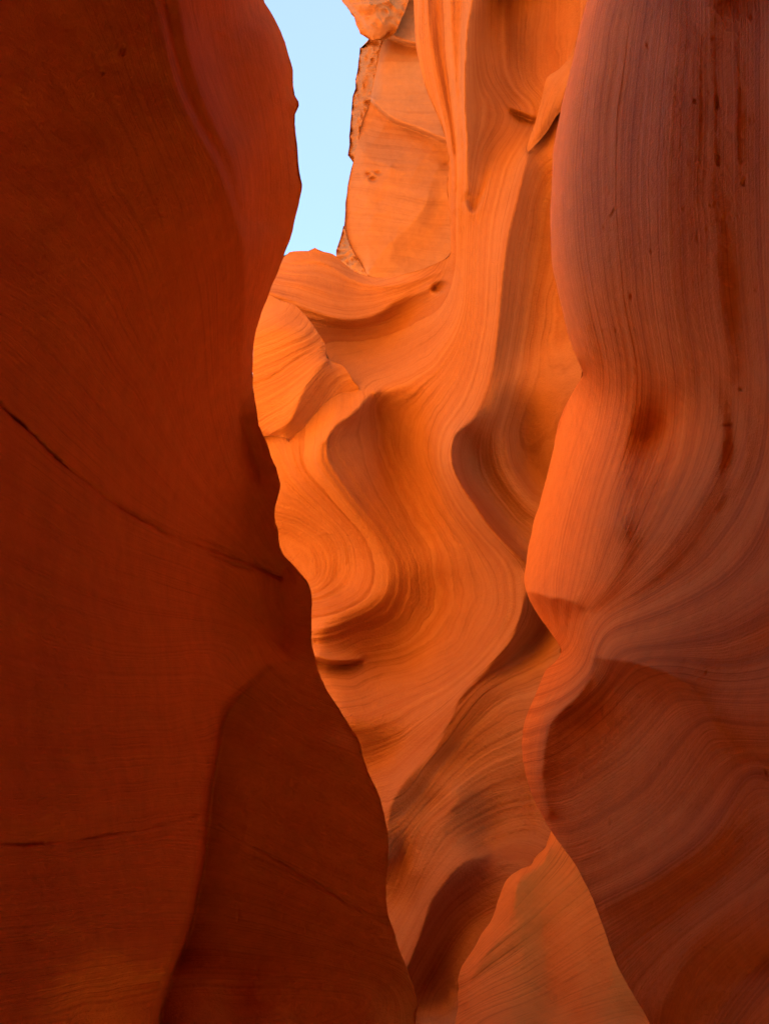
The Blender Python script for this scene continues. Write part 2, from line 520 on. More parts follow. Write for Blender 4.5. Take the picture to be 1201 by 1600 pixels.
A_CUR = [
 ('c', [(160,-900,2.8),(205,-300,2.95),(232,-80,3.05),(245,0,3.08),(258,60,3.12),(275,130,3.18),(300,190,3.28),(340,260,3.5),(365,330,3.8),(380,390,4.15),(383,470,4.6),(378,560,5.0),(377,655,5.15),(395,700,5.25),(408,750,5.3)]),
 ('s', [(-30,-900,2.4),(-30,-300,2.5),(-30,0,2.52),(-30,300,2.45),(-30,600,2.25),(-30,900,2.02),(-30,1200,1.75),(-30,1620,1.42),(-30,1950,1.25)]),
 ('s', [(-400,-1400,1.55),(-400,0,1.6),(-400,600,1.5),(-400,1200,1.25),(-400,1950,1.0)]),
 ('s', [(80,-500,2.7),(130,-20,2.86),(140,150,2.9),(130,300,2.86),(120,450,2.82),(120,650,2.86),(120,900,2.66),(120,1200,2.26),(100,1550,1.82),(90,1900,1.55)]),
 ('s', [(235,150,3.08),(255,260,3.18),(290,360,3.42),(315,440,3.8),(300,520,3.95),(285,600,4.0),(265,750,3.98),(250,900,3.78),(240,1050,3.45),(225,1200,3.05),(205,1350,2.66),(180,1500,2.3)]),
 ('c', [(258,0,3.22),(272,70,3.27),(290,135,3.36),(318,200,3.5),(352,262,3.72),(373,330,4.0)]),
 ('c', [(278,0,3.22),(293,70,3.3),(309,130,3.4),(333,190,3.52),(362,250,3.76),(381,320,4.08)]),
 ('h', [(345,205,3.75),(375,225,4.1),(398,243,4.45),(402,262,4.6),(398,300,4.65),(390,330,4.5),(380,372,4.2)]),
 ('h', [(325,30,4.0),(340,100,4.1),(360,160,4.2),(374,205,4.3)]),
 ('h', [(415,40,4.75),(430,110,4.85),(430,160,4.9),(420,260,4.95),(405,350,4.95)]),
 ('s', [(389,440,5.0),(388,560,5.2),(387,640,5.3)]),
 ('s', [(340,560,4.6),(335,700,4.75),(335,850,4.85),(325,950,4.8),(345,1010,4.9)]),
 ('h', [(400,790,5.3),(396,830,5.24),(392,862,5.2),(425,870,5.32)]),
 ('c', [(445,885,5.3),(439,930,5.28),(446,985,5.24),(446,1008,5.2)]),
 ('step', [(425,1035,5.0,5.0),(400,1060,5.0,4.86),(365,1095,4.98,4.62),(347,1120,4.96,4.45),(335,1180,4.92,4.15),(322,1250,4.88,3.85),(314,1340,4.84,3.5),(291,1450,4.75,3.12),(252,1560,4.6,2.7),(235,1650,4.5,2.5),(200,1950,4.1,2.1)]),
 ('s', [(410,1120,4.96),(420,1200,4.92),(420,1300,4.88),(400,1450,4.8),(365,1600,4.65)]),
 ('s', [(465,1060,5.02),(478,1110,5.0),(480,1150,4.96)]),
 ('h', [(490,1130,5.0),(510,1155,4.88),(530,1172,4.78),(556,1176,4.84)]),
 ('s', [(500,1210,4.86),(540,1200,4.86)]),
 ('s', [(475,1240,4.9),(478,1300,4.86),(530,1260,4.82),(545,1310,4.8)]),
 ('h', [(575,1300,4.8),(588,1330,4.78),(588,1380,4.74),(594,1420,4.7)]),
 ('s', [(480,1400,4.78),(540,1480,4.7),(595,1560,4.64)]),
 ('s', [(450,1620,4.6),(520,1650,4.55),(500,1900,4.2)]),
]
A_STR = [(0,[(395,-600),(405,-80),(440,60),(460,200),(450,380),(400,520),(398,620)]),
 (60,[(330,-100),(350,100),(390,250),(385,420),(382,600),(415,700),(430,780)]),
 (110,[(200,-300),(245,0),(275,130),(340,270),(375,400),(372,600),(390,720),(420,850),(470,960)]),
 (180,[(100,-100),(200,150),(270,330),(300,480),(330,700),(400,820)]),
 (330,[(-100,560),(0,630),(100,720),(200,800),(300,850),(395,880),(440,905)]),
 (480,[(-100,900),(50,960),(200,1010),(400,1000)]),
 (620,[(-100,1330),(0,1322),(150,1310),(315,1276),(370,1310),(480,1370),(600,1445)]),
 (560,[(350,1120),(450,1190),(560,1240)]),
 (800,[(-100,1650),(250,1560),(600,1560)])]
A_OUT = [(x, y, d if x < 0 else float(np.interp(y, [-1500, -1000, -600, -250, 0, 400, 560, 660, 760, 860, 950, 1010, 1065, 1157, 1275, 1340, 1570, 1980], [3.3, 4.0, 4.6, 5.0, 5.25, 5.45, 5.4, 5.14, 5.2, 5.16, 5.12, 5.1, 5.02, 4.92, 4.86, 4.82, 4.66, 4.3]))) for x, y, d in A_OUT]
A_OUT = [(x, y, d if d < 3 else 3 + .9 * (d - 3)) for x, y, d in A_OUT]
A_CUR = [(k, [tuple(q[:2]) + tuple(d if d < 3 else 3 + .9 * (d - 3) for d in q[2:]) for q in c]) for k, c in A_CUR]
left_wall = rock('left_canyon_wall', M_left, A_OUT, A_CUR, A_STR, step=2.4, xr=(-900,905), yr=(-1500,1980), sigma=9, csig=3, relief=.009, lump=.02, grain=.0016, periods=((90,1.0),(34,.8),(12,.5),(5,.25)), ledges=3,
    rough=1.1, back=.3, back_len=90, back_to=5.5, pits=170, gain=1.25, gsig=40, ksig=26, sweep=('left', -6.5, 12), seed=3,
    pit_list=[(192,78,5,9,.03,-.3),(160,113,3,4,.015,0),(70,487,4,4,.012,0),(255,335,7,4,.012,0),(345,1248,3,6,.02,0),(322,1332,4,8,.02,-.3),(402,1525,3,14,.022,0),(372,1430,2.5,9,.012,0)],
    cracks=[([(-20,615),(0,632),(50,678),(100,722),(150,765),(200,800),(260,832),(300,850),(350,868),(393,880),(440,905)],3.4,.06),
            ([(100,728),(160,778),(220,815),(300,857),(390,890)],2.8,.035),([(230,812),(300,842),(390,872)],2.6,.035),
            ([(0,1322),(80,1318),(150,1310),(230,1296),(315,1275)],2.6,.035),([(340,1290),(400,1325),(480,1372),(560,1422),(606,1447)],2.4,.025)])
tag(left_wall, 'dark red smooth sandstone wall filling the left side, its edge against the sky', 'rock wall')

# ------------------------------------------------------------------ right wall, close to the camera
B_OUT = [(1700,-1300,3.2),(1400,-900,3.6),(1130,-480,3.95),(955,-150,4.25),(917,0,4.35),(905,40,4.35),(899,70,4.35),(890,110,4.35),(877,165,4.35),(867,215,4.38),(862,265,4.4),(859,320,4.4),  # top, out of view, laid back to bounce sun onto the left wall
 (859,360,4.4),(862,415,4.4),(870,450,4.4),(880,495,4.4),(890,530,4.42),(902,562,4.45),(911,583,4.6),(905,596,4.9),(890,620,5.3),(872,660,5.6),(865,700,5.7),(852,750,5.8),(840,795,5.8),(835,812,5.8),
 (826,850,5.75),(821,885,5.65),(819,912,5.6),(825,934,5.6),(840,960,5.6),(860,988,5.5),(876,1017,5.4),(870,1032,5.4),(852,1048,5.45),(842,1070,5.4),(832,1095,5.35),(820,1125,5.3),
 (815,1155,5.2),(817,1190,5.0),(825,1225,4.8),(837,1255,4.6),(857,1292,4.3),(875,1320,4.05),(900,1355,3.85),(925,1405,3.65),(945,1455,3.5),(960,1500,3.4),(975,1530,3.32),(995,1565,3.2),
 (1015,1600,3.1),(1060,1700,2.95),(1150,1970,2.6),(2180,1970,1.0),(2190,800,1.0),(2180,-1300,1.1)]
B_CUR = [
 ('s', [(1450,-900,3.3),(1010,-260,3.85),(930,0,3.9),(908,120,3.88),(890,250,3.86),(886,350,3.86),(895,430,3.88),(915,520,4.0),(935,580,4.2)]),
 ('s', [(1480,-900,3.1),(1010,-120,3.45),(965,150,3.42),(950,320,3.42),(955,440,3.5),(970,520,3.68),(985,590,3.9)]),
 ('s', [(1520,-900,2.9),(1060,-110,3.05),(1040,150,3.02),(1035,320,3.04),(1045,450,3.12),(1055,540,3.3),(1060,600,3.5)]),
 ('h', [(1560,-900,2.7),(1112,-100,2.77),(1114,100,2.76),(1116,250,2.76),(1126,420,2.82),(1136,520,2.89),(1142,590,3.0)]),
 ('h', [(1580,-900,2.66),(1130,-100,2.73),(1130,100,2.72),(1132,250,2.725),(1146,430,2.81),(1156,540,2.9),(1168,600,2.95),(1201,648,2.82),(1260,700,2.6)]),
 ('s', [(1650,-900,2.4),(1225,0,2.42),(1225,250,2.42),(1225,450,2.46),(1230,580,2.55)]),
 ('s', [(925,640,4.9),(905,720,5.0),(880,800,5.1),(858,880,5.1)]),
 ('s', [(975,640,4.2),(950,710,4.35),(930,790,4.4),(915,860,4.45),(890,925,4.6)]),
 ('s', [(1045,635,4.2),(1025,685,4.26),(990,735,4.18),(962,775,4.0)]),
 ('h', [(962,815,3.86),(971,845,3.88),(969,875,3.92),(955,905,4.02),(938,935,4.18),(922,953,4.38)]),
 ('s', [(1000,850,3.86),(992,880,3.93),(970,912,4.04),(948,940,4.22)]),
 ('s', [(1088,640,3.74),(1078,700,3.86),(1048,760,3.84),(1010,830,3.78),(975,895,3.95)]),
 ('h', [(1110,610,3.22),(1125,660,3.18),(1120,720,3.2),(1085,790,3.34),(1040,860,3.52),(985,920,3.85),(930,957,4.36)]),
 ('c', [(1148,600,3.04),(1160,640,3.04),(1166,690,3.02),(1158,740,3.06),(1125,800,3.22)]),
 ('s', [(1136,620,3.36),(1144,680,3.36),(1136,735,3.36)]),
 ('s', [(1185,700,2.98),(1178,750,3.02),(1110,830,3.27),(1050,895,3.54)]),
 ('h', [(1230,720,2.66),(1201,760,2.76),(1150,830,3.02),(1100,880,3.26),(1030,920,3.6),(970,945,3.98),(925,962,4.38)]),
 ('s', [(1230,850,2.58),(1150,930,2.86),(1060,970,3.2),(980,990,3.66),(935,1000,4.06)]),
 ('s', [(1230,1000,2.5),(1170,1050,2.68),(1110,1060,2.88)]),
 ('c', [(927,1026,3.9),(985,1035,3.38),(1020,1045,3.17),(1050,1056,3.02),(1075,1073,2.93),(1095,1095,2.87),(1112,1125,2.82),(1135,1150,2.77),(1165,1175,2.71),(1201,1200,2.58),(1300,1270,2.25)]),
 ('c', [(918,957,4.42),(921,985,4.3),(926,1012,4.08),(926,1035,4.0),(920,1056,4.0),(898,1088,4.02),(868,1115,4.06),(854,1138,4.1),(848,1165,4.1),(845,1200,4.1),(847,1235,4.12),(858,1275,4.12)]),
 ('s', [(900,980,4.75),(895,1040,4.75),(868,1080,4.72),(838,1140,4.7),(830,1190,4.6),(838,1230,4.45)]),
 ('c', [(822,926,5.45),(836,926,5.1),(850,932,4.9),(866,936,4.7),(876,935,4.6),(893,942,4.5),(905,950,4.45),(916,956,4.45)]),
 ('c', [(831,930,5.3),(842,952,5.42),(856,976,5.5)]),
 ('c', [(843,931,5.1),(853,956,5.34),(865,986,5.46)]),
 ('c', [(856,935,4.88),(863,960,5.16),(870,992,5.38)]),
 ('c', [(868,937,4.76),(872,964,5.12),(874,1000,5.36)]),
 ('c', [(880,938,4.62),(881,964,4.92),(879,1000,5.24)]),
 ('c', [(893,944,4.58),(890,966,4.86),(884,996,5.1)]),
 ('c', [(905,951,4.5),(900,966,4.66),(893,985,4.84)]),
 ('s', [(950,1060,4.02),(1000,1070,3.74),(1040,1090,3.5),(1070,1115,3.3)]),
 ('s', [(905,1120,4.08),(970,1135,3.88),(1030,1165,3.52),(1085,1195,3.18)]),
 ('s', [(878,1190,4.06),(940,1230,3.82),(1010,1260,3.45),(1080,1275,3.13),(1125,1250,2.95)]),
 ('s', [(888,1285,3.9),(940,1330,3.58),(990,1350,3.3)]),
 ('h', [(1168,1190,2.74),(1150,1245,2.76),(1120,1290,2.8),(1080,1330,2.9),(1040,1358,2.98),(1000,1385,3.1),(965,1405,3.26),(932,1420,3.5)]),
 ('s', [(1201,1290,2.6),(1140,1380,2.74),(1060,1430,2.94),(990,1470,3.18)]),
 ('h', [(1230,1345,2.44),(1160,1400,2.58),(1100,1450,2.72),(1060,1510,2.82),(1030,1580,2.9)]),
 ('s', [(1230,1500,2.42),(1150,1560,2.62),(1100,1640,2.7),(1150,1900,2.4)]),
 ('s', [(1900,-1200,1.72),(1500,0,1.72),(1500,600,1.75),(1500,1200,1.7),(1500,1950,1.55)]),
]
B_STR = [(0,[(935,-150),(890,110),(866,230),(863,350),(878,480),(908,575),(895,640),(868,720),(846,800),(832,900),(840,945),(878,1010)]),
 (60,[(960,-100),(925,50),(908,250),(918,430),(948,590),(935,680),(900,790),(872,920),(885,990)]),
 (125,[(1010,-100),(985,50),(970,250),(978,440),(1000,590),(985,690),(955,780),(925,900),(910,948)]),
 (190,[(1070,-100),(1055,100),(1046,300),(1058,480),(1070,600),(1062,700),(1025,800),(970,890),(925,952)]),
 (255,[(1120,-100),(1122,100),(1130,300),(1145,480),(1150,590),(1140,690),(1095,790),(1030,880),(935,958)]),
 (330,[(1201,-100),(1201,300),(1215,600),(1190,760),(1110,880),(1020,935),(930,970)]),
 (400,[(1280,-100),(1280,600),(1260,850),(1150,950),(1030,1000),(928,1010)]),
 (450,[(1300,1000),(1150,1050),(1000,1035),(950,1090),(870,1160)]),
 (520,[(1060,1070),(1010,1150),(940,1210),(868,1250)]),
 (590,[(1110,1130),(1060,1230),(980,1300),(895,1340)]),
 (670,[(1180,1200),(1120,1310),(1040,1370),(935,1425)]),
 (780,[(1300,1330),(1100,1460),(1000,1570)]), (860,[(1300,1500),(1150,1640)])]
def recede(p):
    u = min(1, max(0, (p[1] - 560) / 60.0)) * min(1, max(0, (1340 - p[1]) / 140.0))
    return (p[0], p[1]) + tuple(1.2 * (v + max(0, v - 4.0) * .25 * u) for v in p[2:])
B_OUT = [recede(p) for p in B_OUT]
B_CUR = [(k, [recede(p) for p in c]) for k, c in B_CUR]
right_wall = rock('right_canyon_wall', M_right, B_OUT, B_CUR, B_STR, step=2.1, xr=(800,2100), yr=(-1300,1970), sigma=8, csig=3, relief=.014, lump=.012, grain=.0018, periods=((60,1.0),(24,.9),(10,.6),(4.5,.3)), ledges=2, calm=(950,1080,.5),
    rough=.5, back=.8, back_len=110, pits=150, gain=1.2, gsig=40, ksig=26, sweep=('right', -6.5, 12), seed=8,
    pit_list=[(1161,286,2.2,4,.022,0),(986,463,2.5,5,.018,0),(957,333,2.5,8,.014,-.6),(1012,70,3,6,.015,0),(1120,160,2.5,9,.02,0),(1122,250,2.5,8,.02,0),(900,500,3,7,.015,.4),(1158,608,4,3,.02,0),(1138,664,8,2.5,.02,-2.0),(943,518,4,3,.012,0)],
    cracks=[([(925,697),(916,715),(910,745),(912,790),(905,830),(885,880)],1.4,.006)])
tag(right_wall, 'fluted sandstone wall filling the right side, mauve above and bulging orange below', 'rock wall')

# unseen roof added over the camera to cut sky light and bounce sun
def sky_block_roof(name, mat, parent):
    ox = np.linspace(-3.4, 3.4, 60); oy = np.linspace(-7.5, 2.9, 90)
    OX, OY = np.meshgrid(ox, oy)
    lo = 5.7 + .4 * vnoise(OX, OY, .9, 1.6, 71) + .2 * vnoise(OX, OY, .35, .6, 72) - 3.0 * np.clip(np.abs(OX) - .75, 0, 2) * (1 - np.clip((OY - 1.0) / 1.2, 0, 1) * .75) + .18 * np.clip(OY, 0, 3) + .9 * np.clip((OY - 1.0) / 1.9, 0, 1)
    lo = lo - 8.0 * np.clip((-5.2 - OY) / 1.6, 0, 1)
    hi = 11.5 + .4 * vnoise(OX, OY, 1.5, 1.9, 73) - .8 * np.clip((OY - 2.3) / 1.1, 0, 1)**2
    n = OX.size
    V = np.concatenate([np.stack([OX, OY, lo], -1).reshape(-1, 3), np.stack([OX, OY, hi], -1).reshape(-1, 3)])
    q = grid_faces(np.ones((89, 59), bool), ox, oy)
    I = np.arange(n).reshape(90, 60)
    ring = np.concatenate([I[0, :], I[1:, -1], I[-1, -2::-1], I[-2:0:-1, 0]])
    nx = np.roll(ring, -1)
    side = np.stack([ring, nx, nx + n, ring + n], 1)
    return make_mesh(name, V, np.vstack([q, q[:, ::-1] + n, side]), {'strata': np.concatenate([lo.ravel() * 30, hi.ravel() * 30])}, mat, parent)
sky_block_roof('sky_block_roof', M_right, right_wall)

# ------------------------------------------------------------------ the wall across the middle
C_OUT = [(-1300,800,6.3),(-900,880,7.4),(-400,950,8.8),(0,1000,9.4),(180,900,9.7),(270,640,10.0),(325,450,10.3),(390,402,10.4),(443,402,10.4),(452,394,10.4),(470,392,10.4),(484,392,10.4),(492,387,10.4),(500,392,10.4),(520,397,10.45),(533,408,10.45),(550,422,10.45),(567,430,10.4),
 (597,434,10.2),(633,428,9.9),(663,419,9.6),(690,407,9.25),(702,398,9.12),(703,360,9.12),(700,320,9.15),(698,290,9.15),(701,255,9.15),(697,223,9.2),(687,190,9.25),(667,143,9.35),
 (656,103,9.4),(649,67,9.45),(646,0,9.5),(642,-60,9.55),(640,-120,9.6),(900,-140,8.6),(1200,-150,7.8),(1700,-150,5.5),(1700,900,5.2),(1700,1950,4.6),(700,1950,5.2),(-200,1950,5.8),(-1300,1950,5.5)]
C_CUR = [
 # column and its flutes
 ('c', [(744,-400,8.9),(742,-150,8.85),(739,0,8.82),(731,40,8.82),(727,100,8.82),(726,160,8.84),(729,213,8.86),(729,250,8.88),(729,300,8.9)]),
 ('c', [(665,-50,9.28),(673,60,9.25),(690,150,9.18),(706,240,9.09),(712,330,9.03)]),
 ('c', [(680,-50,9.33),(686,60,9.29),(700,150,9.21),(712,240,9.11)]),
 ('c', [(698,-50,9.1),(705,60,9.07),(712,150,9.02),(719,240,8.98),(721,320,8.97)]),
 ('c', [(718,-50,9.12),(718,60,9.06),(719,150,9.0),(724,230,8.96)]),
 ('s', [(757,-200,9.4),(752,0,9.4),(743,70,9.36),(741,150,9.3),(744,220,9.22),(744,280,9.1)]),
 ('step', [(730,318,8.98,8.9),(737,331,8.98,8.88),(747,322,8.95,8.84),(757,290,8.95,8.87),(766,262,8.95,8.92)]),
 ('s', [(775,-150,9.62),(775,20,9.62),(782,70,9.6),(790,110,9.5)]),
 ('s', [(840,-150,9.2),(835,40,9.2),(825,120,9.2)]),
 ('h', [(752,60,9.42),(765,90,9.42),(775,128,9.36),(790,150,9.26),(806,168,9.12),(836,178,8.98)]),
 ('step', [(800,172,9.06,9.2),(818,180,9.0,9.16),(838,188,8.92,9.06)]),
 ('h', [(800,182,9.1),(785,205,9.08),(766,240,9.04),(752,262,9.06)]),
 ('s', [(815,220,8.86),(795,270,8.82),(775,320,8.78),(762,380,8.76)]),
 ('c', [(823,240,8.62),(815,280,8.56),(806,320,8.54),(796,360,8.52),(788,410,8.5),(782,470,8.48),(776,530,8.46),(766,590,8.42),(750,634,8.38),(737,658,8.34),(712,676,8.3),(706,690,8.28),(704,716,8.26),(710,738,8.26),(722,762,8.25),(740,788,8.22),(768,828,8.15),(800,862,8.05),(822,882,8.0)]),
 ('s', [(714,400,9.0),(713,470,8.96),(703,520,8.98)]),
 ('s', [(745,400,8.84),(745,480,8.8),(733,550,8.8),(712,610,8.78),(690,650,8.8)]),
 ('s', [(850,260,8.72),(835,330,8.76),(822,420,8.76),(812,500,8.7),(805,560,8.6)]),
 ('s', [(900,150,8.3),(890,350,8.4),(885,500,8.35),(870,600,8.2)]),
 ('h', [(782,600,8.4),(772,640,8.38),(750,655,8.4)]),
 ('s', [(734,672,8.5),(730,700,8.74),(738,735,8.82),(752,765,8.76),(780,805,8.6),(820,848,8.36)]),
 ('h', [(800,610,8.45),(788,660,8.5),(789,710,8.5),(800,752,8.44),(836,798,8.25)]),
 ('s', [(825,640,8.5),(820,690,8.66),(832,735,8.62),(855,775,8.4)]),
 ('s', [(950,700,7.4),(950,900,7.2),(1000,500,7.6),(1000,100,8.0)]),
 # saddle below the notch
 ('h', [(440,425,10.1),(470,430,10.0),(520,440,10.05),(560,455,10.1),(600,455,10.0),(650,440,9.75),(690,425,9.4)]),
 ('c', [(400,452,9.85),(425,457,9.8),(470,477,9.75),(513,495,9.74),(540,500,9.78),(570,498,9.85),(595,488,9.88),(615,473,9.86),(640,462,9.76),(668,455,9.55),(690,452,9.32)]),
 ('s', [(520,512,10.0),(560,515,10.1),(600,505,10.12),(640,487,10.0),(685,470,9.5)]),
 ('s', [(520,545,9.95),(560,550,9.95),(610,545,9.86),(660,520,9.55),(695,490,9.15)]),
 ('c', [(512,572,9.6),(540,600,9.42),(562,610,9.3),(590,613,9.2)]),
 ('h', [(590,613,9.2),(620,606,9.18),(650,590,9.14),(680,562,9.06),(700,525,9.0)]),
 # valley under it, then the big bowl
 ('c', [(577,617,9.22),(560,638,9.12),(545,651,9.06),(527,662,9.02),(505,692,9.0)]),
 ('s', [(590,636,9.5),(570,655,9.42),(552,675,9.3),(535,700,9.2)]),
 ('s', [(588,632,9.5),(600,680,9.6),(620,740,9.55),(645,800,9.4),(675,850,9.24)]),
 ('s', [(655,640,9.2),(665,700,9.16),(690,770,9.0),(725,830,8.82),(765,870,8.6)]),
 ('h', [(500,700,9.0),(510,730,9.04),(545,780,9.13),(580,830,9.18),(605,880,9.14),(602,920,9.06),(570,950,8.96),(530,965,8.88),(495,985,8.82)]),
 ('s', [(425,700,9.35),(445,750,9.3),(490,795,9.3),(530,830,9.28)]),
 ('s', [(445,830,9.5),(500,850,9.42),(535,880,9.36),(540,915,9.26),(500,930,9.15)]),
 ('s', [(660,910,9.2),(680,960,9.12),(700,900,9.1)]),
 ('s', [(740,900,8.85),(745,960,8.72),(730,1020,8.5)]),
 ('s', [(560,985,9.15),(620,985,9.22),(670,990,9.06)]),
 ('s', [(520,1015,8.95),(600,1030,9.12),(660,1035,8.92)]),
 ('step', [(492,1028,8.7,8.9),(515,1036,8.68,8.9),(540,1036,8.72,8.96),(566,1032,8.88,8.98)]),
 ('s', [(510,1060,8.6),(580,1070,8.66),(650,1075,8.5)]),
 ('c', [(820,895,8.0),(819,930,8.0),(812,965,8.02),(800,998,8.05),(780,1022,8.05),(760,1044,8.05),(738,1066,8.0),(718,1092,7.9),(700,1130,7.8),(682,1168,7.72),(662,1190,7.68),(645,1206,7.62),(628,1225,7.56),(612,1252,7.48),(604,1290,7.4),(602,1340,7.3)]),
 ('s', [(862,955,8.16),(845,985,8.26),(820,1012,8.26),(790,1035,8.18),(765,1060,8.08)]),
 ('s', [(870,1030,7.86),(830,1060,7.92),(780,1085,7.9),(745,1100,7.87)]),
 # lower flank
 ('s', [(520,1110,8.3),(560,1140,8.15),(620,1120,8.2),(680,1100,8.14)]),
 ('s', [(545,1180,8.3),(590,1200,8.15),(640,1160,8.05)]),
 ('s', [(590,1270,7.8),(600,1240,7.82)]),
 ('s', [(730,1125,7.81),(770,1125,7.75),(815,1130,7.63)]),
 ('s', [(690,1200,7.7),(740,1180,7.66),(790,1180,7.52),(815,1200,7.42)]),
 ('s', [(640,1260,7.5),(670,1260,7.5),(700,1260,7.42)]),
 ('h', [(720,1240,7.34),(690,1280,7.26),(660,1330,7.18),(645,1370,7.12)]),
 ('s', [(625,1330,7.42),(622,1380,7.4),(630,1420,7.3)]),
 ('s', [(775,1230,7.4),(765,1290,7.32),(750,1330,7.18)]),
 ('h', [(830,1210,7.35),(835,1260,7.2),(845,1300,7.05)]),
 ('c', [(760,1338,7.0),(735,1342,6.94),(712,1358,6.9),(690,1385,6.88),(672,1410,6.86),(660,1450,6.8),(645,1490,6.72),(635,1520,6.66)]),
 ('s', [(760,1360,6.96),(725,1390,6.97),(695,1440,6.94),(675,1500,6.87),(670,1560,6.77)]),
 ('s', [(780,1400,6.85),(730,1450,6.8),(705,1520,6.7),(700,1600,6.55)]),
 ('s', [(640,1560,6.62),(650,1610,6.5),(600,1700,6.3)]),
 ('s', [(900,1200,6.7),(900,1400,6.4),(950,1650,5.8)]),
 # hidden left part
 ('s', [(380,470,9.9),(380,650,9.6),(380,900,9.5),(420,1100,8.9),(480,1300,8.2),(540,1500,7.3)]),
 ('s', [(0,1000,9.4),(0,1400,8.6),(0,1900,7.5)]),
 ('s', [(-800,1000,7.4),(-800,1200,7.4),(-800,1900,6.4)]),
]
C_STR = [(-70,[(330,398),(443,402),(520,400),(567,432),(633,430),(702,398)]),
 (-36,[(400,452),(470,477),(540,500),(600,488),(660,456),(695,440)]),
 (-15,[(440,500),(520,515),(600,510),(650,490),(695,460)]),
 (-34,[(648,-100),(650,60),(668,143),(697,223),(702,300),(704,390),(700,425)]),
 (0,[(690,-100),(694,60),(706,160),(712,260),(713,400),(708,460),(690,495),(640,528),(570,546),(512,552)]),
 (22,[(735,-100),(728,60),(724,160),(722,300),(722,430),(712,500),(680,555),(630,590),(575,610)]),
 (44,[(745,330),(745,440),(738,520),(712,590),(668,650),(662,700),(690,780),(740,850),(770,920),(745,1000),(680,1060),(560,1090)]),
 (66,[(775,340),(768,450),(755,560),(730,630),(700,680),(692,730),(740,820),(800,880),(808,950),(780,1010),(720,1075),(620,1140),(560,1165)]),
 (88,[(806,320),(788,420),(776,530),(755,625),(712,680),(708,720),(740,786),(800,858)]),
 (120,[(850,260),(830,400),(810,520),(785,620),(765,690),(785,760),(840,815)]),
 (150,[(900,300),(860,500),(830,620),(810,700),(850,770)]),
 (60,[(785,-100),(775,20),(778,80),(795,140),(838,178)]), (40,[(755,-100),(750,60),(760,120),(800,180),(760,240),(748,290)]),
 (90,[(870,-100),(850,60),(840,140)]),
 (30,[(600,625),(615,700),(650,790),(690,870),(700,940),(660,1010),(560,1040)]),
 (14,[(560,640),(520,690),(555,770),(610,840),(640,900),(615,970),(520,1005)]),
 (-4,[(500,690),(478,720),(530,790),(585,855),(595,905),(560,948),(495,975)]),
 (-24,[(432,700),(445,745),(500,800),(545,850),(550,900),(500,930)]),
 (-50,[(420,838),(460,856),(484,882),(484,915)]),
 (100,[(870,1000),(810,1040),(745,1080),(700,1150),(620,1245)]),
 (130,[(860,1090),(790,1110),(710,1180),(625,1300)]),
 (165,[(850,1180),(760,1220),(650,1290),(610,1400)]),
 (200,[(840,1300),(740,1335),(670,1400),(630,1480)]),
 (250,[(800,1420),(720,1480),(660,1600)]),
 (-60,[(0,500),(380,520)]),(0,[(0,900),(400,900)]),(80,[(0,1300),(500,1250)]),(150,[(0,1700),(560,1500)])]
def deeper(p):
    u = min(1, max(0, (p[1] - 1020) / 380.0)); u = .15 * u * u * (3 - 2 * u)
    return (p[0], p[1]) + tuple(v + u for v in p[2:])
C_OUT = [deeper(p) for p in C_OUT]
C_CUR = [(k, [deeper(p) for p in c]) for k, c in C_CUR]
mid_wall = rock('middle_canyon_wall', M_mid, C_OUT, C_CUR, C_STR, step=1.7, xr=(-1300,1700), yr=(-160,1950), sigma=7, csig=3, relief=.026, lump=.012, grain=.0016,
    periods=((30,.8),(11,.75),(4.5,.6),(2.2,.38)), ledges=4, calm=(1000,1150,.4), gain=1.55, gsig=40, back=2.2, back_len=120, s_scale=1.0, seed=14, pits=25,
    pit_list=[(687,449,11,8,.2,-.5)],
    cracks=[([(692,800),(700,820),(708,840),(716,850)],1.5,.03),([(500,835),(515,833),(530,845),(538,862),(540,880)],2.5,-.02)])
tag(mid_wall, 'glowing orange banded sandstone wall curving across the middle below the sky', 'rock wall')

K_OUT = [(330,470,9.7),(405,462,9.62),(420,462,9.6),(442,471,9.55),(460,477,9.5),(480,497,9.42),(497,520,9.36),(508,538,9.3),(512,560,9.26),(537,573,9.22),(553,597,9.2),(562,607,9.2),
 (553,620,9.3),(540,637,9.34),(513,680,9.38),(495,696,9.4),(477,703,9.4),(462,702,9.36),(455,696,9.3),(448,686,9.15),(436,682,9.2),(417,681,9.3),(330,690,9.6)]
K_CUR = [('c', [(512,562,9.06),(495,582,8.98),(477,604,8.92),(462,640,8.92),(450,662,8.97),(423,678,9.12)]),
 ('c', [(380,605,9.2),(397,598,9.15),(430,585,9.1),(470,557,9.12),(506,541,9.22)]),
 ('s', [(360,540,9.3),(400,520,9.2),(440,510,9.14),(480,520,9.22)]),
 ('s', [(390,640,9.2),(430,620,9.06),(470,585,9.04)]),
 ('s', [(532,592,9.2),(505,630,9.2),(475,680,9.22)])]
K_STR = [(0,[(330,530),(400,500),(440,480),(460,478)]),(30,[(330,580),(420,550),(500,522)]),(45,[(350,615),(430,586),(508,541)]),(70,[(380,650),(440,620),(510,562)]),(90,[(410,680),(455,660),(515,570)]),(115,[(440,690),(475,675),(540,590)]),(130,[(470,702),(513,680),(562,607)])]
block = rock('projecting_block', M_mid, K_OUT, K_CUR, K_STR, step=1.5, xr=(330,570), yr=(455,710), sigma=5, csig=3, relief=.02, lump=.01, grain=.001,
    periods=((18,1.0),(7,.7),(3,.4)), ledges=4, back=1.2, back_len=60, s_scale=1.0, seed=21, rough=.5, parent=mid_wall,
    cracks=[([(394,600),(430,586),(470,558),(505,543)],1.6,.03)])
